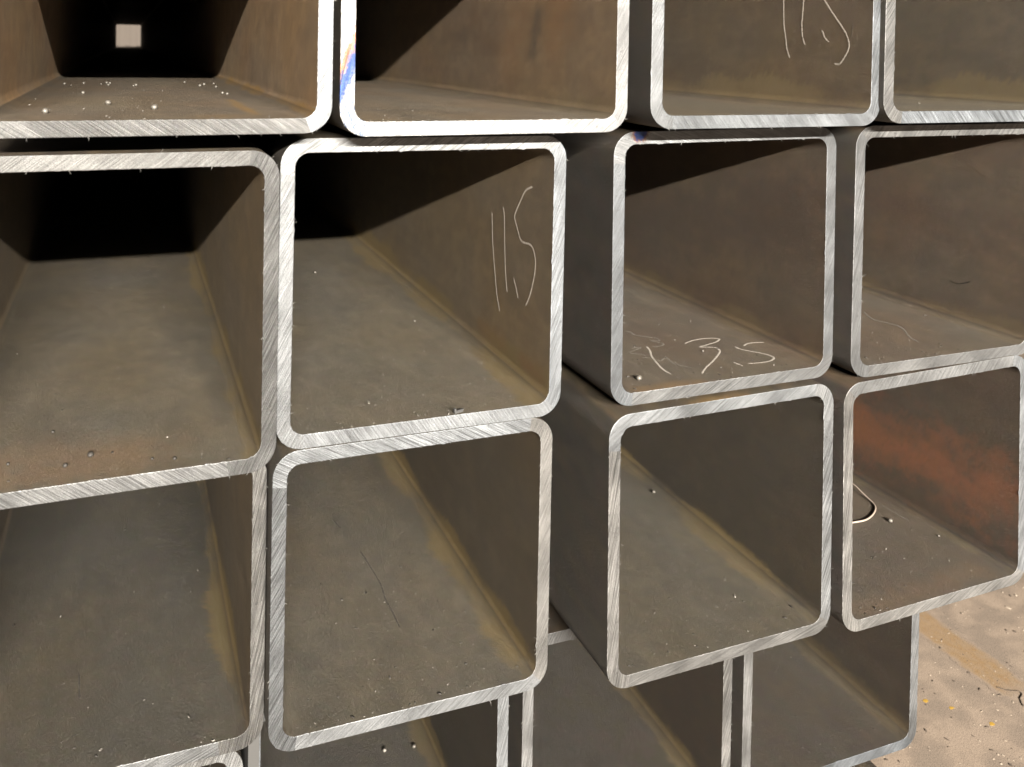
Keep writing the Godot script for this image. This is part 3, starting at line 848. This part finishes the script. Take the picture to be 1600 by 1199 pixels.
	for i in b.size(): bead(T.A1, b[i].x, b[i].y, rr[i] * 0.000088, where[i], "pale weld beads on the floor of the top left tube")
	bead(T.B2, 0.006, -0.543, 0.0018, "lone bright bead far back on the floor of the tube with tall chalk figures")
	bead(T.B3, -0.080, -0.028, 0.0027, "white round bead at the left front of the floor with chalk figures")
	bead(T.B3, 0.024, -0.078, 0.0012, "tiny white bead below the chalk figure 3")
	bead(T.C3, 0.098, -0.296, 0.0022, "lone pale bead beside the rusty stripe in a third row tube")
	bead(T.C4, 0.067, -0.137, 0.0027, "round white bead beside the bent wire")
	bead(T.C4, 0.094, -0.090, 0.0013, "small pale bead in front of the rusty red wall")
	bead(T.D2, 0.058, -0.215, 0.0024, "left of two pale beads in the dark fourth row tube")
	bead(T.D2, 0.092, -0.209, 0.0022, "right of two pale beads in the dark fourth row tube")
	var lump := pairs([-0.039, -0.103, -0.009, -0.044, -0.026, -0.031, -0.066, -0.049, 0.035, -0.023, 0.051, -0.017])
	for i in lump.size():
		bead(T.B1, lump[i].x, lump[i].y, [0.0013, 0.0023, 0.0018, 0.0012, 0.0011, 0.0015][i], ["dark crumb farthest back on the orange rusty floor", "largest dark crumb on the orange rusty floor", "dark crumb just in front of the largest one on rusty floor", "leftmost dark crumb on the orange rusty floor", "smaller of two dark crumbs right of the orange rust", "larger of two dark crumbs right of the orange rust"][i], "dark crumbs on the rusty floor", true)

	# bent wire lying in the right hand tube of the third row
	var w: Node3D = T.C4
	var flat := smooth(pairs([-0.030, -0.160, 0.000, -0.154, 0.025, -0.151, 0.040, -0.150, 0.053, -0.154, 0.065, -0.161, 0.0745, -0.1695, 0.0795, -0.179, 0.0815, -0.190, 0.083, -0.204, 0.0855, -0.222, 0.084, -0.242, 0.072, -0.265, 0.045, -0.290]), 0.002)
	var path := PackedVector3Array()
	for q in flat:
		path.append(w.transform * Vector3(q.x, WALL + 0.0014 + 0.0045 * smoothstep(0.176, 0.222, -q.y), q.y))
	tag(obj("bent_wire", sweep(path, 0.0011), mat.wire), "loop of bent rusty wire lying in the tube with the red wall", "wire")

	# curled chip on the lip of the tube with tall chalk figures
	var st := SurfaceTool.new(); st.begin(Mesh.PRIMITIVE_TRIANGLES)
	box(st, Vector3(-0.004, 0, -0.0012), Vector3(0.004, 0.0014, 0.0012))
	box(st, Vector3(-0.003, 0.0012, -0.001), Vector3(0.005, 0.0021, 0.0008))
	box(st, Vector3(-0.0042, 0.0004, -0.0015), Vector3(-0.0026, 0.0042, 0.001))
	var ch := obj("metal_chip", st.commit(), mat.dull)
	ch.position = on_floor(T.B2, 0.030, -0.004, 0.0004)
	ch.rotation = Vector3(0, 0.2, 0.06)
	tag(ch, "small folded metal chip on the front lip of a tube", "metal chip")

	filings(T.A1, 101, 36, -0.10, 0.02, 0.5, "bright specks on the floor of the tube with light at its end", 1.2)
	filings(T.A2, 102, 40, -0.10, 0.10, 0.3, "bright specks on the floor of the tube with blue heat marks")
	filings(T.A3, 103, 30, -0.10, 0.10, 0.2, "bright specks on the floor of the top tube with chalk figures")
	filings(T.A4, 104, 18, -0.10, 0.05, 0.2, "bright specks on the floor of the top right tube")
	filings(T.B1, 105, 46, -0.09, 0.10, 0.5, "bright specks on the floor with orange rust")
	filings(T.B2, 106, 90, -0.10, 0.095, 0.35, "bright filings on the floor of the tube with tall chalk figures")
	filings(T.B3, 107, 46, -0.10, 0.10, 0.2, "bright filings round the chalk figures on the floor")
	filings(T.B4, 108, 40, -0.10, 0.02, 0.15, "bright filings round the pale scuff")
	filings(T.C1, 109, 26, -0.05, 0.10, 0.5, "bright specks on the plain dusty floor, left end of third row")
	filings(T.C2, 110, 110, -0.10, 0.08, 0.25, "bright filings on the floor with the double rusty stripe")
	filings(T.C3, 111, 80, -0.10, 0.09, 0.25, "bright filings in the tube with rust on its top")
	filings(T.C4, 112, 46, -0.09, 0.10, 0.2, "bright filings in front of the bent wire")
	filings(T.D3, 113, 14, -0.10, 0.10, 0.3, "bright specks in the fourth row tube with a sliver of top edge")
	filings(T.D4, 114, 20, -0.10, 0.10, 0.3, "bright specks in the tube beside the bare ground")
	crumbs(T.B1, 121, 20, 0.3, "dark specks of scale on the floor with orange rust")
	crumbs(T.B3, 122, 22, 0.15, "dark specks of scale round the chalk figures on the floor")
	crumbs(T.B4, 123, 26, 0.12, "dark specks of scale round the pale scuff")
	crumbs(T.C1, 124, 16, 0.4, "dark specks of scale on the plain dusty floor")
	crumbs(T.C2, 125, 60, 0.25, "dark specks of scale on the floor with the double rusty stripe")
	crumbs(T.C3, 126, 40, 0.2, "dark specks of scale in the tube with rust on its top")
	crumbs(T.C4, 127, 26, 0.12, "dark specks of scale in front of the bent wire")
	crumbs(T.D4, 128, 16, 0.2, "dark specks of scale in the tube beside the bare ground")
